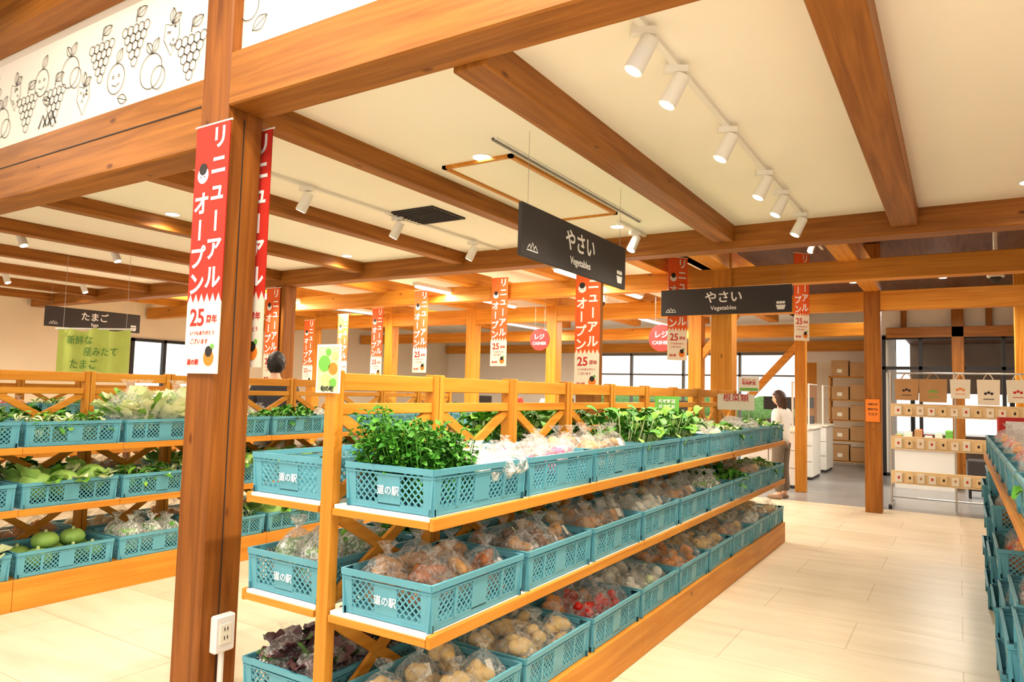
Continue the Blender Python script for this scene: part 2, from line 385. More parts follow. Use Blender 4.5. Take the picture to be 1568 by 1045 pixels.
def bag(b,x,y,z,r,h,m=None,n=16):
    m=m or FILM
    prof=[(0,.35),(.06,.85),(.3,1.08),(.55,.95),(.72,.6),(.82,.16),(.86,.12),(.95,.32),(1.0,.45)]
    V=[];F=[]; ph=R.uniform(0,9); lx,ly=R.uniform(-.03,.03),R.uniform(-.03,.03)
    for (t,q) in prof:
        for i in range(n):
            a=2*math.pi*i/n; rr_=r*q*(1+.12*math.sin(a*3+ph+t*5)+.1*R.uniform(-1,1))
            V.append((x+lx*t+math.cos(a)*rr_,y+ly*t+math.sin(a)*rr_,z+h*t+R.uniform(-.004,.004)))
    for j in range(len(prof)-1):
        for i in range(n): F.append((j*n+i,j*n+(i+1)%n,(j+1)*n+(i+1)%n,(j+1)*n+i))
    b.add(V,F,m,False)
def bags_of(ms,r,ell=(1,1,1),film_=None,h=.21,grid=(2,3),lbl=True,per=12):
    b=MB()
    for i in range(grid[0]):
        for j in range(grid[1]):
            cx=(i+.5)/grid[0]*.36-.18+R.uniform(-.012,.012); cy=(j+.5)/grid[1]*.54-.27+R.uniform(-.015,.015)
            R0=min(.36/grid[0],.54/grid[1])*.5; m=R.choice(ms)
            for k in range(per):
                a=R.uniform(0,6.3); zz=R.random(); q=R0*.7*math.sqrt(R.random())*(1-.4*zz); z=.05+zz*.13
                e=r*R.uniform(.85,1.15); blob(b,cx+math.cos(a)*q,cy+math.sin(a)*q,z,e*ell[0],e*ell[1],e*ell[2],m)
            bag(b,cx,cy,.035,R0*.98,h*R.uniform(.95,1.25),film_)
            if lbl and R.random()<.6:
                b.add([(-.025,-.015,0),(.025,-.015,0),(.025,.015,0),(-.025,.015,0)],[(0,1,2,3)],PAPER,False,T(cx+R0*.5,cy,.175)@rot('Z',R.uniform(-.6,.6))@rot('Y',.9))
    return b
def kabocha(b,x,y,z,r,m):
    n=28;V=[];F=[]
    for j in range(11):
        ph=math.pi*j/10
        for i in range(n):
            a=2*math.pi*i/n; q=r*math.sin(ph)*(1-.08*abs(math.cos(a*5))) ; zz=-math.cos(ph)*r*.66
            if j in(0,10): zz*=.78; q=r*.12
            V.append((x+math.cos(a)*q,y+math.sin(a)*q,z+zz))
    for j in range(10):
        for i in range(n): F.append((j*n+i,j*n+(i+1)%n,(j+1)*n+(i+1)%n,(j+1)*n+i))
    b.add(V,F,m,True); b.cyl((x,y,z+r*.45),(x+.01,y,z+r*.8),.014,.009,P_ST,8)
def leafblade(b,base,dirv,L,w,m,curl=.6,ruf=.2,nseg=6):
    d=Vector(dirv).normalized(); side=d.cross(Vector((0,0,1)))
    if side.length<.05: side=Vector((1,0,0))
    side.normalize(); p=Vector(base); V=[];F=[]
    for i in range(nseg+1):
        t=i/nseg; ww=w*(math.sin(math.pi*min(.97,t*.82+.12))**.55)*(.25+.75*min(1,t*1.8))
        up=side.cross(d).normalized(); rf=ruf*w*R.uniform(-1,1)
        V+= [(p-side*ww+up*(ww*.35+rf))[:],(p+Vector((0,0,-.02*w)))[:],(p+side*ww+up*(ww*.35-rf))[:]]
        p=p+d*L/nseg; d=(d+Vector((0,0,-curl/nseg))).normalized()
    for i in range(nseg): F+=[(3*i,3*i+1,3*i+4,3*i+3),(3*i+1,3*i+2,3*i+5,3*i+4)]
    b.add(V,F,m,True)
def leafy(ms,h=.28,n=150,w=.03,stalks=P_ST):
    b=MB()
    for k in range(n):
        x,y=R.uniform(-.14,.14),R.uniform(-.24,.24); hh=h*R.uniform(.45,1.0)
        tx,ty=x*1.15+R.uniform(-.03,.03),y*1.1+R.uniform(-.03,.03)
        b.bar((x*.7,y*.9,.02),(tx,ty,hh*.72),.005,.005,stalks)
        a=R.uniform(0,6.3); e=R.uniform(-.1,1.6)
        leafblade(b,(tx,ty,hh*.7),(math.cos(a),math.sin(a),e),R.uniform(.06,.12),w*R.uniform(.8,1.3),R.choice(ms),R.uniform(.8,2.2),.3,5)
    return b
def parsley(h=.37):
    b=MB()
    for k in range(250):
        x,y=R.uniform(-.16,.13),R.uniform(-.25,.07); hh=h*R.uniform(.5,1.05)*(1-.35*(y+.24)/.3)
        bx,by=x*.8,y*.85-.02; tip=Vector((x*1.3-.02,y*1.18-.015,hh)); b.bar((bx,by,.03),tip[:],.003,.003,P_LG)
        for j in range(14):
            t=R.uniform(.4,1.0); p=Vector((bx,by,.03)).lerp(tip,t); a=R.uniform(0,6.3); e=R.uniform(-.2,.9); d=Vector((math.cos(a),math.sin(a),e))
            leafblade(b,p[:],d,R.uniform(.022,.048),R.uniform(.007,.014),R.choice([P_LF,P_LF,P_LG]),1.0,.6,3)
    for k in range(9):
        x,y=-.14+.14*(k%3),.10+.08*(k//3)
        for q in range(3): blob(b,x+R.uniform(-.03,.03),y+R.uniform(-.03,.03),.14,.035,.03,.03,P_WH)
        bag(b,x,y,.08,.08,.15,FILMW)
    return b
def head(b,x,y,z,r,ms,n=16,core=.8,lw=.42):
    blob(b,x,y,z,r*core,r*core,r*core*.88,ms[0],3,.04)
    for k in range(n):
        a=R.uniform(0,6.3); e=R.uniform(-.5,.7); p=Vector((math.cos(a)*math.cos(e),math.sin(a)*math.cos(e),math.sin(e)))*r*(core-.15)
        leafblade(b,(x+p.x,y+p.y,z+p.z),(p.x*.7+R.uniform(-.02,.02),p.y*.7,abs(p.z)+.05),r*R.uniform(.7,1.0),r*lw,R.choice(ms),.9,.25,5)
def heads(ms,r=.1,grid=(2,3),film_=None,z=.1,n=16,core=.8,lw=.42):
    b=MB()
    for i in range(grid[0]):
        for j in range(grid[1]):
            cx=(i+.5)/grid[0]*.38-.19; cy=(j+.5)/grid[1]*.54-.27; head(b,cx,cy,z+R.uniform(0,.03),r,ms,n,core,lw)
            if film_: bag(b,cx,cy,z-r*.6,r*1.05,r*2.3,film_)
    return b
def napa():
    b=MB()
    for (x,y,ax,ay) in ((.03,-.19,.2,-.4),(-.03,-.03,-.1,.1),(.05,.13,.25,.1),(-.02,.24,-.2,.4)):
        for k in range(44):
            a=R.uniform(0,6.3); rr2=R.uniform(.01,.075); leafblade(b,(x+math.cos(a)*rr2,y+math.sin(a)*rr2,.08),(math.cos(a)*.5+ax,math.sin(a)*.5+ay,1.15),R.uniform(.2,.34),R.uniform(.05,.075),R.choice([P_CC,P_CC,P_CC,P_LL]),.7,.35)
        bag(b,x+ax*.1,y+ay*.1,.06,.13,.40,FILM)
    return b
def kab():
    b=MB()
    for (x,y,r) in ((-.1,-.18,.09),(.1,-.14,.095),(-.08,.04,.095),(.11,.08,.088),(-.1,.21,.085),(.09,.22,.08),(0,-.05,.09),(0,.13,.085)):
        kabocha(b,x,y,.09 if abs(x)>.02 else .18,r,R.choice([P_KB,P_GR,P_GR]))
    return b
def packs(ms,n=16,film_=None):
    b=MB()
    for k in range(n):
        x,y=R.uniform(-.13,.13),R.uniform(-.24,.24); z=.07+R.random()*.1
        for q in range(3): blob(b,x+R.uniform(-.03,.03),y+R.uniform(-.03,.03),z,.03,.028,.026,R.choice(ms))
        bag(b,x,y,z-.03,.06,.12,film_)
    return b
KIND={}
def reg(k,nm,b): KIND[k]=(nm,b.mesh(nm))
reg('parsley','parsley_bunches',parsley())
reg('white','white_packs',packs([P_WH,P_WH,P_ST],24,FILMW))
reg('pink','pink_radishes',packs([P_PK,P_PK,P_WH],28))
reg('taro','bagged_taro',bags_of([P_BR,P_YE,P_BR],.026,(1,1.3,1)))
reg('tarob','bagged_taro_large',bags_of([P_YE,P_BR],.03,(1,1.4,.9)))
reg('dark','bagged_dark_roots',bags_of([P_DB,P_BR],.027,(1,1.2,1)))
reg('sweet','bagged_sweet_potatoes',bags_of([P_SP,P_BR],.024,(1,2.4,1)))
reg('spud','bagged_potatoes',bags_of([P_YE],.03,(1,1.2,.9)))
reg('onion','bagged_onions',bags_of([P_OR],.033,(1,1,1),per=10))
reg('red','bagged_tomatoes',bags_of([P_RE,P_RE,P_OR],.027))
reg('turnip','bagged_turnips',bags_of([P_WH,P_CC,P_WH],.034,(1,1,1),per=9))
reg('leafy','leafy_greens',leafy([P_LG,P_LF,P_LL,P_LG],.44,220,.034))
reg('leafs','spinach_bunches',leafy([P_LF,P_LG],.27,180,.026))
reg('leafl','pale_greens',leafy([P_LL,P_CC,P_LG],.25,150,.026))
reg('cab','cabbages',heads([P_GR,P_LL,P_CC],.115,(2,3),None,.12,7,.95,.5))
reg('purp','red_leaf_lettuces',heads([P_PU,P_PU,P_KB],.1,(2,3),FILM,.12,24))
reg('napa','napa_cabbages',napa())
reg('kab','kabocha_squashes',kab())
reg('greenbag','bagged_greens',bags_of([P_LG,P_LL],.026,(1,1.8,1),FILMW))
def crate(x,y,z,kind,rz=0):
    if kind=='' : 
        return place(CRM,'empty_produce_crate',(x,y,z),rz)
    nm,me=KIND[kind]; e=empty('crate_of_'+nm,(x,y,z),rz)
    place(CRM,'crate_shell',parent=e); place(me,nm,parent=e,rz=math.pi*R.choice([0,1]) if kind not in('parsley','napa') else 0); return e

# ------------------------------------------------------------ gondola
PIT=.658
def gondola(xc,y0,n):
    b=MB(); y1=y0+n*PIT; W=.5; cx=-.03
    b.box(-W+.01,W-.01,y0+.01,y1-.01,0,.19,OY)
    for s in (-1,1):
        i=0
        while i<n:
            e=min(n,i+3); a0,a1=sorted((s*W,s*(W-.02))); b.cbox(a0,a1,y0+i*PIT+.001,y0+e*PIT-.001,0,.2,OY,.003); i=e
    b.box(-W+.02,W-.02,y0,y0+.02,0,.2,OX); b.box(-W+.02,W-.02,y1-.02,y1,0,.2,OX); b.box(-W+.02,W-.02,y0+.02,y1-.02,.185,.2,OY)
    for zt in (.645,1.045):
        for s in (-1,1):
            a0,a1=sorted((s*.04+cx,s*(W-.02))); b.box(a0,a1,y0+.01,y1-.01,zt-.015,zt-.001,WPL)
            a0,a1=sorted((s*(W-.02),s*W))
            for i in range(n): b.cbox(a0,a1,y0+i*PIT+.001,y0+(i+1)*PIT-.001,zt-.045,zt,OY,.003)
            for i in range(n+1):
                yy=y0+i*PIT; yy=min(max(yy,y0+.012),y1-.012); a0,a1=sorted((s*.04+cx,s*(W-.02))); b.box(a0,a1,yy-.012,yy+.012,zt-.04,zt-.015,OX)
    for i in range(n+1):
        yy=y0+i*PIT
        if i in (0,n):
            a=.0 if i==0 else -.05; b.cbox(cx-.03,cx+.03,yy+a,yy+a+.05,.0,1.56,OZ,.004)
        else:
            b.cbox(cx-.03,cx+.03,yy-.038,yy-.003,.2,1.56,OZ,.003); b.cbox(cx-.03,cx+.03,yy+.003,yy+.038,.2,1.56,OZ,.003)
    for i in range(n):
        a=y0+i*PIT+.038; e=y0+(i+1)*PIT-.038
        b.cbox(cx-.02,cx+.02,a,e,1.48,1.55,OY,.003); b.cbox(cx-.018,cx+.018,a,e,1.385,1.43,OY,.003)
        for (z0,z1) in ((1.06,1.385),(.66,1.0),(.2,.6)):
            b.bar((cx,a,z0),(cx,e,z1),.02,.045,OY); b.bar((cx+.004,a,z1),(cx+.004,e,z0),.02,.045,OY)
    return b.obj('wooden_produce_shelf',loc=(xc,0,0))
def fill(xc,y0,n,side,rows):
    for z,ks in zip((.2,.645,1.045),rows):
        for i in range(n):
            k=ks[i%len(ks)]
            crate(xc+side*.27-(.0 if side>0 else .005),y0+(i+.5)*PIT,z+.001,k,R.uniform(-.012,.012)+(math.pi if side<0 else 0))
AX,AY,AN=-2.05,1.985,9
gondola(AX,AY,AN)
fill(AX,AY,AN,1,(['spud','spud','red','turnip','onion','spud','taro','turnip','spud'],
                 ['sweet','dark','taro','turnip','taro','greenbag','leafs','taro','leafl'],
                 ['parsley','pink','taro','leafy','leafy','turnip','leafl','white','leafl']))
fill(AX,AY,AN,-1,(['purp','cab','kab','greenbag','spud','cab','leafs','spud','cab'],
                 ['greenbag','leafs','cab','leafs','taro','leafl','cab','kab','leafs'],
                 ['','leafl','leafy','leafy','leafs','leafy','leafs','white','leafl']))
BX,BY,BN=-5.64,.29,11
gondola(BX,BY,BN)
fill(BX,BY,BN,1,(['cab','kab','cab','kab','greenbag','leafl','cab','leafs','spud','cab','kab'],
                 ['cab','leafl','white','cab','leafl','cab','cab','greenbag','leafs','cab','leafl'],
                 ['white','leafl','leafl','leafl','napa','leafl','leafs','white','leafl','leafl','leafs']))
fill(BX,BY,BN,-1,(['spud','onion'],['leafs','taro','cab'],['leafl','white','pink','leafs']))
gondola(-9.3,1.4,9)
fill(-9.3,1.4,9,1,(['spud','onion','taro'],['red','taro','cab'],['red','pink','white','red','leafl']))

DX=.68; DY=1.7; DN=9
b=MB(); y1=DY+DN*PIT
for s in (-1,1):
    a0,a1=sorted((s*.48,s*.5)); b.cbox(a0,a1,DY,y1,1.0,1.045,OY,.003)
    for i in range(0,DN+1,3): yy=DY+i*PIT; b.cbox(.44-.03,.44+.03,min(yy,y1-.06),min(yy,y1-.06)+.06,0,1.0,OZ)
b.box(-.48,.48,DY,y1,1.03,1.045,OY)
for i in range(0,DN+1): yy=min(DY+i*PIT,y1-.05); b.cbox(-.03,.03,yy,yy+.05,1.04,1.56,OZ,.003)
for i in (0,3,6,9): yy=min(DY+i*PIT,y1-.05); b.cbox(-.03,.03,yy,yy+.05,0,1.03,OZ,.003)
b.cbox(-.02,.02,DY,y1,1.49,1.555,OY,.003)
b.obj('wooden_crate_stand',loc=(DX,0,0))
TOPS={0:(5,''),1:(2,'red'),2:(3,'spud'),3:(3,'onion'),4:(2,'red'),5:(3,'red'),6:(4,'onion'),7:(5,''),8:(4,'')}
for i in range(DN):
    n_,kd=TOPS[i]
    for k in range(n_+1):
        yy=DY+(i+.5)*PIT; off=.018*((i*2+k)%3)
        crate(DX-.27-off,yy,k*.166,kd if k==n_ else '')
for i,k in enumerate(['onion','taro','leafl','onion','red','onion','red','onion','red']):
    crate(DX-.265,DY+(i+.5)*PIT,1.046,k,math.pi)
b=MB(); b.cbox(-.2,.2,-.15,.15,0,.16,TXR); b.box(-.15,.15,-.152,-.15,.03,.13,TXW); b.obj('red_display_box',loc=(DX-.2,DY+9*PIT-.2,1.215))

# ------------------------------------------------------------ hanging signs
def mountain(b,M,s=.06):
    for dx,h in ((-.8,.7),(0,1),(.8,.7)):
        b.add([(dx*s-.6*s,0,0),(dx*s-.42*s,0,0),(dx*s,h*s-.2*s,0),(dx*s+.42*s,0,0),(dx*s+.6*s,0,0),(dx*s,h*s,0)],[(0,1,2,5),(2,3,4,5)],TXW,False,M)
    b.add([(-1.5*s,-.12*s,0),(1.5*s,-.12*s,0),(1.5*s,-.28*s,0),(-1.5*s,-.28*s,0)],[(3,2,1,0)],TXW,False,M)
def hsign(name,loc,rz,jp,en,L=1.44,H=.3,top=ZC):
    b=MB()
    b.cbox(-L/2,L/2,-.012,.012,-H/2,H/2,DGREY,.003)
    V,F=text(jp,.14,.0025); b.add(V,F,TXW,False,face((0,-.0145,.045)))
    V,F=text(en,.066,.0008); b.add(V,F,TXW,False,face((0,-.0145,-.085)))
    mountain(b,face((-L/2+.12,-.0145,-.1)),.042)
    x=L/2-.11; b.add([(x-.05,-.0145,-.07),(x-.035,-.0145,-.12),(x+.035,-.0145,-.12),(x+.05,-.0145,-.07)],[(0,1,2,3)],TXW)
    for q in range(3): b.cyl((x-.03+q*.03,-.0145,-.045),(x-.03+q*.03,-.014,-.045),.016,.016,TXW,10)
    for s in (-1,1): b.cyl((s*(L/2-.08),0,H/2),(s*(L/2-.08),0,top-loc[2]),.0015,.0015,METAL,6)
    return b.obj(name,loc=loc,rz=rz)
hsign('vegetable_aisle_sign',(-2.03,4.0,2.39),math.pi/2,'やさい','Vegetables')
hsign('vegetable_aisle_sign',(-2.2,7.9,2.55),0,'やさい','Vegetables',top=3.62)
hsign('egg_aisle_sign',(-11.4,5.9,2.42),math.pi/2,'たまご','Eggs')
def rsign(x,y,z,r=.18):
    b=MB(); b.cyl((0,-.01,0),(0,.01,0),r,r,TXR,32,False)
    V,F=text('レジ',r*.55,.002); b.add(V,F,TXW,False,face((0,-.0125,r*.25))); V,F=text('CASHIER',r*.36,.001); b.add(V,F,TXW,False,face((0,-.0125,-r*.35)))
    for s in (-1,1): b.cyl((s*r*.5,0,r*.8),(s*r*.5,0,3.3-z),.002,.002,METAL,6)
    b.obj('cashier_round_sign',loc=(x,y,z))
rsign(-5.75,10.0,2.33); rsign(-3.5,9.5,2.28,.19)

# ------------------------------------------------------------ banners
def banner_mesh(red):
    b=MB(); W,H=.26,1.22; w=W/2; zs=-.88
    for y,fl in ((0,False),(.004,True)):
        def q(P,F,m): b.add([(p[0],y,p[1]) for p in P],F if not fl else [tuple(reversed(f)) for f in F],m)
        n=6
        for i in range(n):
            x0=-w+W*i/n; x1=-w+W*(i+1)/n; xm=(x0+x1)/2
            q([(x0,0),(x0,zs),(xm,zs+.045),(x1,zs),(x1,0),(xm,0)],[(5,0,1,2),(5,2,3,4)],red)
            q([(x0,zs),(xm,zs+.045),(x1,zs),(x1,-H),(xm,-H),(x0,-H)],[(0,5,4,1),(1,4,3,2)],BWH)
    def ch(c,x,z,s,m,bold=.0034):
        if c=='ー': b.box(x-s*.065,x+s*.065,-.0025,-.001,z-s*.42,z+s*.42,m); return
        V,F=text(c,s,bold*s/.12); b.add(V,F,m,False,face((x,-.0018,z)))
    for i,c in enumerate('リニューアル'): ch(c,.058,-.075-i*.137,.12,TXW)
    for i,c in enumerate('オープン'): ch(c,-.062,-.39-i*.132,.12,TXW)
    b.cyl((-.06,-.002,-.25),(-.06,-.0005,-.25),.042,.042,TXW,20,False); b.cyl((-.06,-.003,-.22),(-.06,-.0005,-.22),.03,.03,TXB,16,False)
    for s in (-1,1): b.cyl((-.06+s*.014,-.003,-.258),(-.06+s*.014,-.002,-.258),.004,.004,TXB,8,False)
    V,F=text('25',.115,.002); b.add(V,F,TXR,False,face((-.045,-.0018,-.95)))
    V,F=text('周年',.042,.0006); b.add(V,F,TXR,False,face((.068,-.0018,-.96)))
    V,F=text('いつもありがとう',.024,0); b.add(V,F,TXR,False,face((0,-.0018,-1.025))); V,F=text('ございます',.028,0); b.add(V,F,TXR,False,face((-.02,-.0018,-1.065)))
    b.cyl((.06,-.003,-1.145),(.06,-.0005,-1.145),.038,.038,POPO,20,False); b.cyl((.06,-.004,-1.115),(.06,-.002,-1.115),.026,.026,TXB,14,False); b.cyl((.085,-.0045,-1.09),(.085,-.002,-1.09),.012,.012,POPG,10,False)
    V,F=text('道の駅',.03,.0006); b.add(V,F,TXR,False,face((-.06,-.0018,-1.165)))
    b.cyl((-w-.01,.002,0),(w+.01,.002,0),.005,.005,WPL,8)
    return b.mesh('banner_cloth')
BM1=banner_mesh(RED); BM2=banner_mesh(RED_LIT)
def ban(x,y,z,me=BM2,rz=0): return place(me,'renewal_banner',(x,y,z),rz)
ban(-3.06,2.085,2.76,BM1); ban(-3.068,2.335,2.80,BM1)
ban(-2.99,6.10,2.74); ban(-7.5,6.10,2.74)
for a,Y,z,rz in ((-1.115,9.3,2.72,0),(-1.02,9.3,2.8,0),(-.93,9.3,2.88,0),(-.825,8.15,2.94,0),(-.655,8.1,3.04,0),(-.345,8.1,3.12,math.radians(50)),(-.175,10.4,3.5,math.radians(52))): ban(a*Y,Y,z,rz=rz)

# ------------------------------------------------------------ lights
def spotmesh():
    b=MB(); b.box(-.018,.018,-.05,.05,-.03,0,WPL); b.cyl((0,0,-.03),(0,0,-.075),.01,.01,WPL,8)
    d=Vector((0.0,-.45,-.9)).normalized(); c=Vector((0,0,-.10)); p=c-d*.06; q=c+d*.085
    b.cyl(p,q,.036,.040,WPL,20); b.cyl(q,q+d*.002,.031,.031,EMIS,20); return b.mesh('spot_fixture'),q,d
SPM,SQ,SD=spotmesh()
LCOL=(1,.88,.70); LK=1.12
def spotlamp(x,y,z,rz,en=70):
    o=place(SPM,'track_spotlight',(x,y,z),rz)
    l=D.lights.new('spot_lamp','SPOT'); l.energy=en*LK; l.spot_size=math.radians(95); l.spot_blend=.7; l.color=LCOL; l.shadow_soft_size=.035
    lo=D.objects.new('spot_lamp',l); COL.objects.link(lo); lo.parent=o; lo.location=SQ+SD*.012; lo.rotation_euler=SD.to_track_quat('-Z','Y').to_euler()
def track(x,y0,y1,ys,rz,en=70,z=ZC):
    b=MB(); b.box(-.015,.015,y0,y1,-.025,0,WPL); b.obj('ceiling_light_track',loc=(x,0,z))
    for y in ys: spotlamp(x,y,z-.025,rz,en)
track(-1.03,2.4,6.05,(2.55,2.93,3.75,4.6,5.1,5.8),math.radians(-60),80)
track(-4.0,2.4,6.05,(3.5,4.5,5.6),math.radians(-70),60)
track(-2.42,5.5,6.1,(5.85,),math.radians(-30),40)
track(-7.6,2.4,6.0,(3.2,4.1,5.0,5.7),math.radians(110),55)
track(-10.8,2.4,6.0,(4.4,5.4),math.radians(110),60)
track(-1.55,6.6,10.4,(7.2,8.0,8.8,9.6),math.radians(-40),80,3.55)
def down(x,y,z,en=40,r=.055):
    b=MB(); b.cyl((0,0,0),(0,0,-.006),r+.014,r+.014,WPL,24); b.cyl((0,0,-.006),(0,0,-.008),r,r,EMIS,24); o=b.obj('ceiling_downlight',loc=(x,y,z))
    l=D.lights.new('downlight_lamp','SPOT'); l.energy=en*LK; l.spot_size=math.radians(150); l.spot_blend=.8; l.color=LCOL; l.shadow_soft_size=.05
    lo=D.objects.new('downlight_lamp',l); COL.objects.link(lo); lo.parent=o; lo.location=(0,0,-.02)
for x in (-2.52,-5.8,-9.2,.42):
    for y in (3.6,5.7): down(x,y,ZC,60)
down(-12.2,4.2,ZC,60); down(-12.2,5.8,ZC,60)
for x in (-.2,-1.6,.5):
    for y in (9.4,12.2,14.2): down(x,y,3.62,60)
for x in (-5,-7,-9.2,-11.5):
    for y in (7.6,12,16): down(x,y,3.35,90)
def tube(x,y,L,z,en=60):
    b=MB(); b.box(-.05,.05,-L/2,L/2,0,.05,WPL); b.cbox(-.035,.035,-L/2+.02,L/2-.02,-.03,0,EMIL,.01); o=b.obj('linear_ceiling_light',loc=(x,y,z))
    l=D.lights.new('tube_lamp','AREA'); l.shape='RECTANGLE'; l.size=.08; l.size_y=L; l.energy=en; l.color=(1,.93,.8)
    lo=D.objects.new('tube_lamp',l); COL.objects.link(lo); lo.parent=o; lo.location=(0,0,-.035)
tube(-6.3,8.8,2.6,2.90,160); tube(-3.9,8.4,2.6,2.90,160); tube(-9.5,8.8,2.6,2.9,160); tube(-5,13,2.6,2.9,180); tube(-8,13,2.6,2.9,180); tube(-.2,13.2,2,3.1,100)
for (x,y) in ((-4,.2),(-.6,.4),(-8,.2),(1.6,1.4),(-1.8,1.0)):  # added fill lamps, out of view, to brighten the near shelf
    b=MB(); b.box(-.6,.6,-.15,.15,0,.06,WPL); o=b.obj('hall_fill_light',loc=(x,y,4.2))
    l=D.lights.new('hall_fill_lamp','AREA'); l.shape='RECTANGLE'; l.size=1.1; l.size_y=.25; l.energy=95; l.color=(1,.9,.76)
    lo=D.objects.new('hall_fill_lamp',l); COL.objects.link(lo); lo.parent=o; lo.location=(0,0,-.01)

# ceiling fittings
b=MB(); x0,x1,y0,y1=-2.86,-2.32,3.63,5.25
for q in ((x0,x1,y0,y0+.03),(x0,x1,y1-.03,y1),(x0,x0+.03,y0,y1),(x1-.03,x1,y0,y1)): b.box(*q,ZC-.02,ZC,OY)
b.box(x0+.03,x1-.03,y0+.03,y1-.03,ZC-.007,ZC,CEIL)
b.obj('ceiling_access_hatch')
b=MB(); b.box(-2.28,-2.262,3.35,5.6,ZC-.015,ZC,GFR); b.box(-2.295,-2.247,3.35,5.6,ZC-.008,ZC,WPL); b.obj('slot_air_diffuser')
b=MB(); b.box(-4.05,-3.55,4.4,4.85,ZC-.015,ZC,BLACK)
for i in range(9): b.box(-4.03,-3.57,4.43+i*.045,4.44+i*.045,ZC-.025,ZC-.014,DGREY)
b.obj('ceiling_air_vent')
b=MB(); b.cyl((0,0,0),(0,0,-.04),.06,.045,WPL,20); b.obj('smoke_detector',loc=(-4.9,4.4,ZC)); 
for loc in ((.35,9.0,3.62),(-3.9,8.34,2.76)):
    b=MB(); dz=-.05 if loc[0]<0 else -.75; b.cyl((0,0,0),(0,0,dz),.07 if loc[0]<0 else .02,.07 if loc[0]<0 else .02,WPL,20)
    b.cyl((0,0,dz),(0,0,dz-.05),.08,.08,WPL,20); V,F=ico(2); b.add(V*.055+np.array([0,0,dz-.06]),F,TXB,True); b.obj('dome_security_camera',loc=loc)

# ------------------------------------------------------------ posters / pop cards
def card(name,x,y,z,w,h,txt,m=PAPER,tm=TXR,rz=0,accent=POPG,tilt=0,ts=.7,stand=0):
    b=MB(); b.box(-w/2,w/2,-.002,.002,-h/2,h/2,m)
    if accent: b.box(-w/2+.01,w/2-.01,-.003,-.002,-h/2+.01,-h/2+h*.25,accent)
    if txt:
        for i,line in enumerate(txt.split('/')):
            V,F=text(line,w*ts/max(1,len(line)),.0006); b.add(V,F,tm,False,face((0,-.004,h*.28-i*h*.22)))
    if stand: b.bar((0,.004,-h/2),(0,.004,-h/2-stand),.01,.004,WPL)
    o=b.obj(name,loc=(x,y,z),rz=rz); o.rotation_euler[0]=tilt; return o
b=MB(); w,h=.13,.19; b.box(-w/2,w/2,-.002,.002,-h/2,h/2,PAPER); b.box(-w/2+.008,w/2-.008,-.003,-.002,-h/2+.008,h/2-.008,mat('pop_pale_green',(206,226,160),.7,var=.1,scale=30))
for (x,z,r,m) in ((-.02,.02,.032,POPG),(.028,.0,.024,POPO),(-.01,-.045,.026,P_YE),(.03,-.055,.018,POPG),(.0,.065,.014,POPG),(.035,.05,.016,P_YE)): b.cyl((x,-.005,z),(x,-.003,z),r,r,m,18,False)
V,F=text('旬の味',.024,.0005); b.add(V,F,TXB,False,face((0,-.0055,-.078)))
b.obj('character_poster',loc=(AX-.035,AY-.008,1.565))
card('price_card',-1.78,4.95,1.40,.17,.17,'新鮮野菜/おすすめ',POPG,TXW,.25,PAPER,-.2,stand=.12)
card('price_card',-1.8,6.9,1.44,.34,.15,'根菜類',PAPER,TXR,.1,None,stand=.15)
card('price_card',-1.8,7.4,1.62,.2,.15,'おいしい/地場野菜',PAPER,TXR,.0,POPG,stand=.3)
card('notice_sheet',-.975,10.64,1.35,.17,.3,'お知らせ/店内では/マスク',POPO,TXB,0,None)
card('price_card',-5.33,2.1,1.36,.1,.16,'葉物/百円',PAPER,TXR,.9,POPG,stand=.1)
b=MB(); n=20;V=[];F=[]
for i in range(n+1):
    for j in range(6):
        x=-.46+.92*i/n; V.append((x,.03*math.sin(i*1.1),-.50*j/5+.02*math.sin(i*.7)))
for i in range(n):
    for j in range(5): F.append((i*6+j,(i+1)*6+j,(i+1)*6+j+1,i*6+j+1))
b.add(V,F,FLAG,True)
for i,(t_,s_,x_,z_) in enumerate((('新鮮な',.11,-.15,-.12),('産みたて',.11,.12,-.25),('たまご',.12,-.08,-.39))): V,F=text(t_,s_,0); b.add(V,F,P_LF,False,face((x_,-.04,z_)))
b.cyl((-.5,0,.01),(.5,0,.01),.01,.01,WPL,8)
for s in (-.4,.4): b.cyl((s,0,0),(s,0,.86),.002,.002,METAL,6)
b.obj('fresh_produce_cloth_banner',loc=(-8.3,4.3,2.06),rz=.4)
b=MB(); b.box(-.02,.02,-.16,.16,-.09,.09,WPL); b.box(.02,.024,-.15,.15,-.08,.08,GREENS); V,F=text('出口',.1,.002); b.add(V,F,TXW,False,face((.026,0,0),math.pi/2)); b.cyl((0,0,.09),(0,0,.65),.01,.01,WPL,8); b.obj('exit_sign',loc=(-12.8,8.6,2.65))

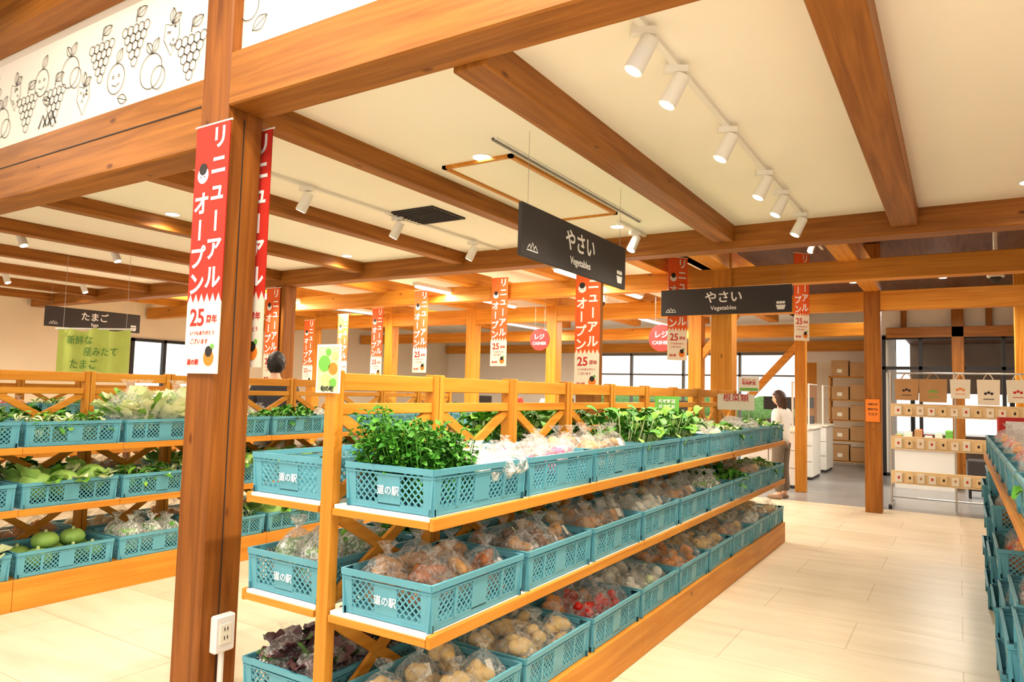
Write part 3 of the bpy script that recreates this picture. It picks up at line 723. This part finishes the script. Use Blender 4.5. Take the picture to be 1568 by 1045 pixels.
# ------------------------------------------------------------ checkout area
for i,y in enumerate((12.5,14.0,15.6)):
    b=MB(); b.cbox(-.45,.45,0,.9,.05,.92,WPL,.01); b.cbox(-.48,.48,-.03,.93,.92,.96,PAPER,.006); b.box(-.43,.43,.02,.88,0,.05,DGREY)
    for z in (.33,.62): b.box(-.44,.44,-.003,0,z,z+.006,DGREY)
    b.box(-.005,.005,-.003,0,.08,.9,DGREY)
    b.cbox(-.15,.15,.25,.5,.96,1.12,DGREY); b.bar((0,.4,1.1),(0,.4,1.3),.03,.03,DGREY); b.cbox(-.16,.16,.36,.39,1.28,1.5,BLACK)
    b.box(.38,.39,.0,.9,.96,1.75,ACR); b.box(.37,.40,.0,.9,1.74,1.76,WPL); b.box(.37,.40,-.01,.01,.96,1.76,WPL)
    b.obj('checkout_counter',loc=(-2.72,y,0))
for i,(x,y) in enumerate(((-4.9,12.6),(-5.2,15.2),(-6.8,12.6),(-8.8,12.6))):
    b=MB(); b.cbox(-.5,.5,0,1.2,.0,.9,WPL,.01); b.cbox(-.53,.53,-.03,1.23,.9,.95,OX,.006); b.cbox(-.16,.16,.36,.39,1.1,1.36,BLACK); b.bar((0,.4,.95),(0,.4,1.15),.03,.03,DGREY); b.obj('cash_register_counter',loc=(x,y,0))
b=MB()
for x in (-.42,.39): b.box(x,x+.03,0,.35,0,2.0,OZ)
for z in (.1,.55,1.0,1.45,1.97): b.box(-.42,.42,0,.35,z,z+.025,OX)
for z in (.125,.575,1.025,1.475,1.995):
    for j,x in enumerate((-.37,.01)): b.cbox(x,x+.35,-.03,.32,z,z+.26+.1*((z*7+j*.5)%1),BROWNBOX,.006)
    b.box(-.25,-.15,-.032,-.03,z+.08,z+.16,PAPER)
b.obj('cardboard_box_shelf',loc=(-2.05,17.4,0))
# display rack of hanging goods
b=MB(); x0,x1=-.80,1.15
for x in (x0,x1,(x0+x1)/2-.2): b.cyl((x,0,0),(x,0,1.9),.015,.015,METAL,8)
b.cyl((x0,0,1.88),(x1,0,1.88),.012,.012,METAL,8); b.cyl((x0,0,.14),(x1,0,.14),.012,.012,METAL,8)
for x in (x0,x1): b.bar((x,-.3,.03),(x,.3,.03),.04,.04,METAL)
for x in (x0,x1):
    for s in (-.28,.28): b.cyl((x-.02,s,.03),(x+.02,s,.03),.03,.03,TXB,12)
for z in (1.36,.90,.42):
    b.cbox(x0,x1,-.03,-.01,z-.09,z+.09,PALEW,.003); b.box(x0,x1,-.06,-.03,z-.09,z-.075,PALEW)
    k=0; x=x0+.05
    while x<x1-.05:
        b.cbox(x,x+.085,-.055,-.035,z-.07,z+.06-.02*(k%2),[PAPER,PALEW,BWH][k%3],.003); b.box(x+.03,x+.055,-.057,-.055,z-.02,z+.015,[TXR,TXB,BROWNBOX][k%3]); x+=.135; k+=1
def tote(x,w,m,h,pm_):
    # gusseted paper / tote bag with rope handles
    t=.05; V=[(x-w/2,-t,1.80),(x+w/2,-t,1.80),(x+w/2-.01,-t-.02,1.80-h),(x-w/2+.01,-t-.02,1.80-h),(x-w/2,t,1.80),(x+w/2,t,1.80),(x+w/2-.01,t+.02,1.80-h),(x-w/2+.01,t+.02,1.80-h),(x-w/2+.02,0,1.80),(x+w/2-.02,0,1.80),(x+w/2-.01,0,1.80-h),(x-w/2+.01,0,1.80-h)]
    b.add(V,[(3,2,1,0),(4,5,6,7),(0,8,11,3),(8,4,7,11),(1,2,10,9),(9,10,6,5),(2,3,11,10),(10,11,7,6)],m)
    for yy in (-t,t):
        P=[(x-w*.22+w*.44*i/8,yy,1.80+.08*math.sin(math.pi*i/8)) for i in range(9)]
        for i in range(8): b.bar(P[i],P[i+1],.008,.008,m)
    for q in range(3): b.cyl((x-.035+.035*q,-t-.014,1.80-h*.55+.015*(q%2)),(x-.035+.035*q,-t-.008,1.80-h*.55+.015*(q%2)),.018,.018,pm_,10,False)
    b.box(x-.06,x+.06,-t-.017,-t-.012,1.80-h*.78,1.80-h*.75,pm_)
for k,(w,m,h,p_) in enumerate(((.30,BROWNBOX,.3,TXB),(.34,BROWNBOX,.32,POPG),(.24,PAPER,.26,POPO),(.26,BWH,.34,TXB),(.24,PAPER,.3,TXR),(.3,BWH,.36,TXB))): tote(x0+.2+k*.32,w,m,h,p_)
b.obj('hanging_goods_display_rack',loc=(-.02,11.5,0))
b=MB(); b.cbox(-.2,.2,-.15,.15,.12,.6,DGREY,.02)
for sx in (-.17,.17):
    for sy in (-.12,.12): b.cyl((sx,sy,0),(sx,sy,.12),.02,.02,BLACK,10)
b.obj('wheeled_bin',loc=(.3,13.4,0))
for (x,y) in ((1.6,12.7),(-.5,14.3)):
    b=MB(); b.cbox(-.5,.5,-.35,.35,.7,.75,OX); b.box(-.45,.45,-.3,.3,.0,.7,WPL)
    for i in range(12): b.cbox(-.45+(i%6)*.15,-.34+(i%6)*.15,-.25+(i//6)*.25,-.1+(i//6)*.25,.75,.9+.1*((i*7)%3)/2,R.choice([PAPER,RED,BROWNBOX,POPG]),.005)
    b.obj('gift_display_table',loc=(x,y,0))

# ------------------------------------------------------------ people
def skinobj(name,pts,edges,roots,m,parent,sub=2):
    me=D.meshes.new(name); me.from_pydata([p[:3] for p in pts],edges,[]); o=place(me,name,parent=parent); me.materials.append(m)
    md=o.modifiers.new('skin','SKIN'); md.use_smooth_shade=True
    for i,v in enumerate(me.skin_vertices[0].data):
        r=pts[i][3]; v.radius=r if isinstance(r,tuple) else (r,r); v.use_root=i in roots
    s=o.modifiers.new('sub','SUBSURF'); s.levels=sub; s.render_levels=sub; return o
def person(name,x,y,rz,H,hair,shirt,pants,long_hair=True,arm=.22,bow=.25):
    e=empty(name,(x,y,0),rz); k=H/1.6; e.scale=(k,k,k)
    J={'pel':(0,0,.88,(.13,.095)),'sp':(0,0,1.04,(.11,.085)),'ch':(0,.0,1.22,(.13,.09)),'nb':(0,0,1.345,.055),'nk':(0,.015,1.42,.043),'hd':(0,.03,1.48,.05)}
    pts=[];ed=[];ix={}
    def A(n,p,par=None):
        ix[n]=len(pts); pts.append(p)
        if par: ed.append((ix[par],ix[n]))
    A('pel',J['pel']);A('sp',J['sp'],'pel');A('ch',J['ch'],'sp');A('nb',J['nb'],'ch');A('nk',J['nk'],'nb');A('hd',J['hd'],'nk')
    wr={}
    for s,n in ((-1,'l'),(1,'r')):
        A('sh'+n,(s*.16,-.005,1.31,.05),'ch'); A('el'+n,(s*.215,-.01,1.06,.036),'sh'+n)
        w=(s*.17,arm,.98+(.04 if s>0 else 0)); wr[n]=w; A('wr'+n,(*w,.024),'el'+n); A('pa'+n,(w[0]-s*.01,w[1]+.07,w[2]-.005,(.034,.016)),'wr'+n)
        A('hp'+n,(s*.085,0,.82,.085),'pel'); A('kn'+n,(s*.09,.02,.46,.055),'hp'+n); A('an'+n,(s*.09,-.02,.085,.037),'kn'+n); A('to'+n,(s*.105,.11,.03,.03),'an'+n)
    skinobj('body',pts,ed,[0],SKIN,e)
    for s,n in ((-1,'l'),(1,'r')):
        w=wr[n]; P=[];E=[];Rt=[]
        for f,(dx,L) in enumerate(((-.026,.06),(-.009,.072),(.009,.068),(.025,.052))):
            bs=len(P); Rt.append(bs); px,py,pz=w[0]-s*.01+dx,w[1]+.08,w[2]-.005
            P+=[(px,py-.02,pz,.009),(px+dx*.1,py+L*.45,pz-.006,.0085),(px+dx*.1,py+L*.75,pz-.02,.008),(px,py+L*.85,pz-.036,.007)]; E+=[(bs,bs+1),(bs+1,bs+2),(bs+2,bs+3)]
        bs=len(P); Rt.append(bs); px,py,pz=w[0]-s*.01-s*.02,w[1]+.04,w[2]-.01
        P+=[(px,py,pz,.011),(px-s*.03,py+.03,pz-.01,.010),(px-s*.035,py+.055,pz-.02,.009)]; E+=[(bs,bs+1),(bs+1,bs+2)]
        skinobj('hand_'+n,P,E,Rt,SKIN,e,1)
    pts=[];ed=[];ix={}
    A('b',(0,0,.80,(.165,.12)));A('w',(0,0,.97,(.155,.115)),'b');A('c',(0,0,1.2,(.155,.11)),'w');A('n',(0,.0,1.335,.075),'c')
    for s,n in ((-1,'l'),(1,'r')): A('s'+n,(s*.165,-.005,1.30,.075),'c'); A('e'+n,(s*.212,-.01,1.10,.068),'s'+n)
    skinobj('shirt',pts,ed,[0],shirt,e)
    pts=[];ed=[];ix={}
    A('p',(0,0,.9,(.135,.105)))
    for s,n in ((-1,'l'),(1,'r')): A('h'+n,(s*.09,0,.80,.1),'p'); A('k'+n,(s*.095,.02,.46,.085),'h'+n); A('a'+n,(s*.095,-.02,.10,.075),'k'+n)
    skinobj('trousers',pts,ed,[0],pants,e)
    for s in (-1,1):
        b=MB(); V,F=ico(2); V=V*np.array([.045,.125,.045]); V[:,2]=np.maximum(V[:,2],-.03); b.add(V+np.array([s*.1,.05,.032]),F,SHOE,True); b.obj('shoe_l' if s<0 else 'shoe_r',parent=e)
    hc=Vector((0,.045,1.505)); M=T(*hc)@rot('X',-bow)
    b=MB(); V,F=ico(3); V=V.copy(); q=V*np.array([.073,.09,.108]); lo=V[:,2]<0; q[lo,0]*=1-.25*(-V[lo,2]); fr=(V[:,1]>0.2)&(V[:,2]<-.3); q[fr,1]*=.95
    nose=np.exp(-((V[:,0]/.16)**2+((V[:,2]+.12)/.2)**2))*(V[:,1]>0); q[:,1]+=nose*.018
    b.add(q,F,SKIN,True,M)
    for s in (-1,1):
        v2,f2=ico(2); b.add(v2*np.array([.012,.008,.007])+np.array([s*.028,.083,.0]),f2,TXW,True,M); b.add(v2*.006+np.array([s*.028,.089,.0]),f2,TXB,True,M)
        b.add(v2*np.array([.012,.02,.03])+np.array([s*.074,0,-.01]),f2,SKIN,True,M); b.add(v2*np.array([.018,.004,.004])+np.array([s*.028,.084,.022]),f2,hair,True,M)
    v2,f2=ico(2); b.add(v2*np.array([.022,.006,.006])+np.array([0,.08,-.055]),f2,TXR,True,M)
    b.obj('head',parent=e)
    b=MB(); V,F=ico(4); q=V*np.array([.088,.105,.122]); 
    fm=(V[:,1]>.25)&(V[:,2]<.42); q[fm,1]=np.minimum(q[fm,1],.03); q[fm,0]*=.9
    bk=(V[:,2]<-.1)&(V[:,1]<.3)
    if long_hair: q[bk,2]*=1+1.1*np.clip(-V[bk,2]-.1,0,1); q[bk,1]-=.01
    q[:,0]+=.004*np.sin(V[:,2]*14+V[:,1]*9); q[:,1]+=.004*np.sin(V[:,0]*30)
    b.add(q+np.array([0,-.012,.006]),F,hair,True,M); b.obj('hair',parent=e)
    return e
person('woman_shopper',-2.24,11.15,math.radians(75),1.57,HAIR,SHIRTW,PANTS)
person('standing_customer',-6.6,5.45,math.radians(40),1.84,HAIRB,SHIRTB,PANTS,False)
person('cashier',-7.6,12.2,math.radians(180),1.6,HAIRB,RED,SHIRTB,False)
person('standing_customer',-6.4,11.6,math.radians(10),1.6,HAIR,SHIRTW,PANTS)

# ------------------------------------------------------------ world + camera
w=D.worlds.new('W'); SC.world=w; w.use_nodes=True; bg=w.node_tree.nodes['Background']; bg.inputs[0].default_value=(1,.95,.87,1); bg.inputs[1].default_value=1.6
cam=D.cameras.new('camera'); co=D.objects.new('camera',cam); COL.objects.link(co); SC.camera=co
a,t,r=math.radians(32.141),math.radians(3.94),math.radians(1.478)
F0=Vector((-math.sin(a),math.cos(a),0));R0=Vector((math.cos(a),math.sin(a),0));Z=Vector((0,0,1))
Fv=F0*math.cos(t)+Z*math.sin(t);U0=-F0*math.sin(t)+Z*math.cos(t)
Rv=R0*math.cos(r)+U0*math.sin(r);U=U0*math.cos(r)-R0*math.sin(r)
m=Matrix((Rv,U,-Fv)).transposed().to_4x4(); m.translation=(0,0,1.5); co.matrix_world=m
cam.sensor_width=36; cam.lens=1089.6/1568*36; cam.clip_end=200
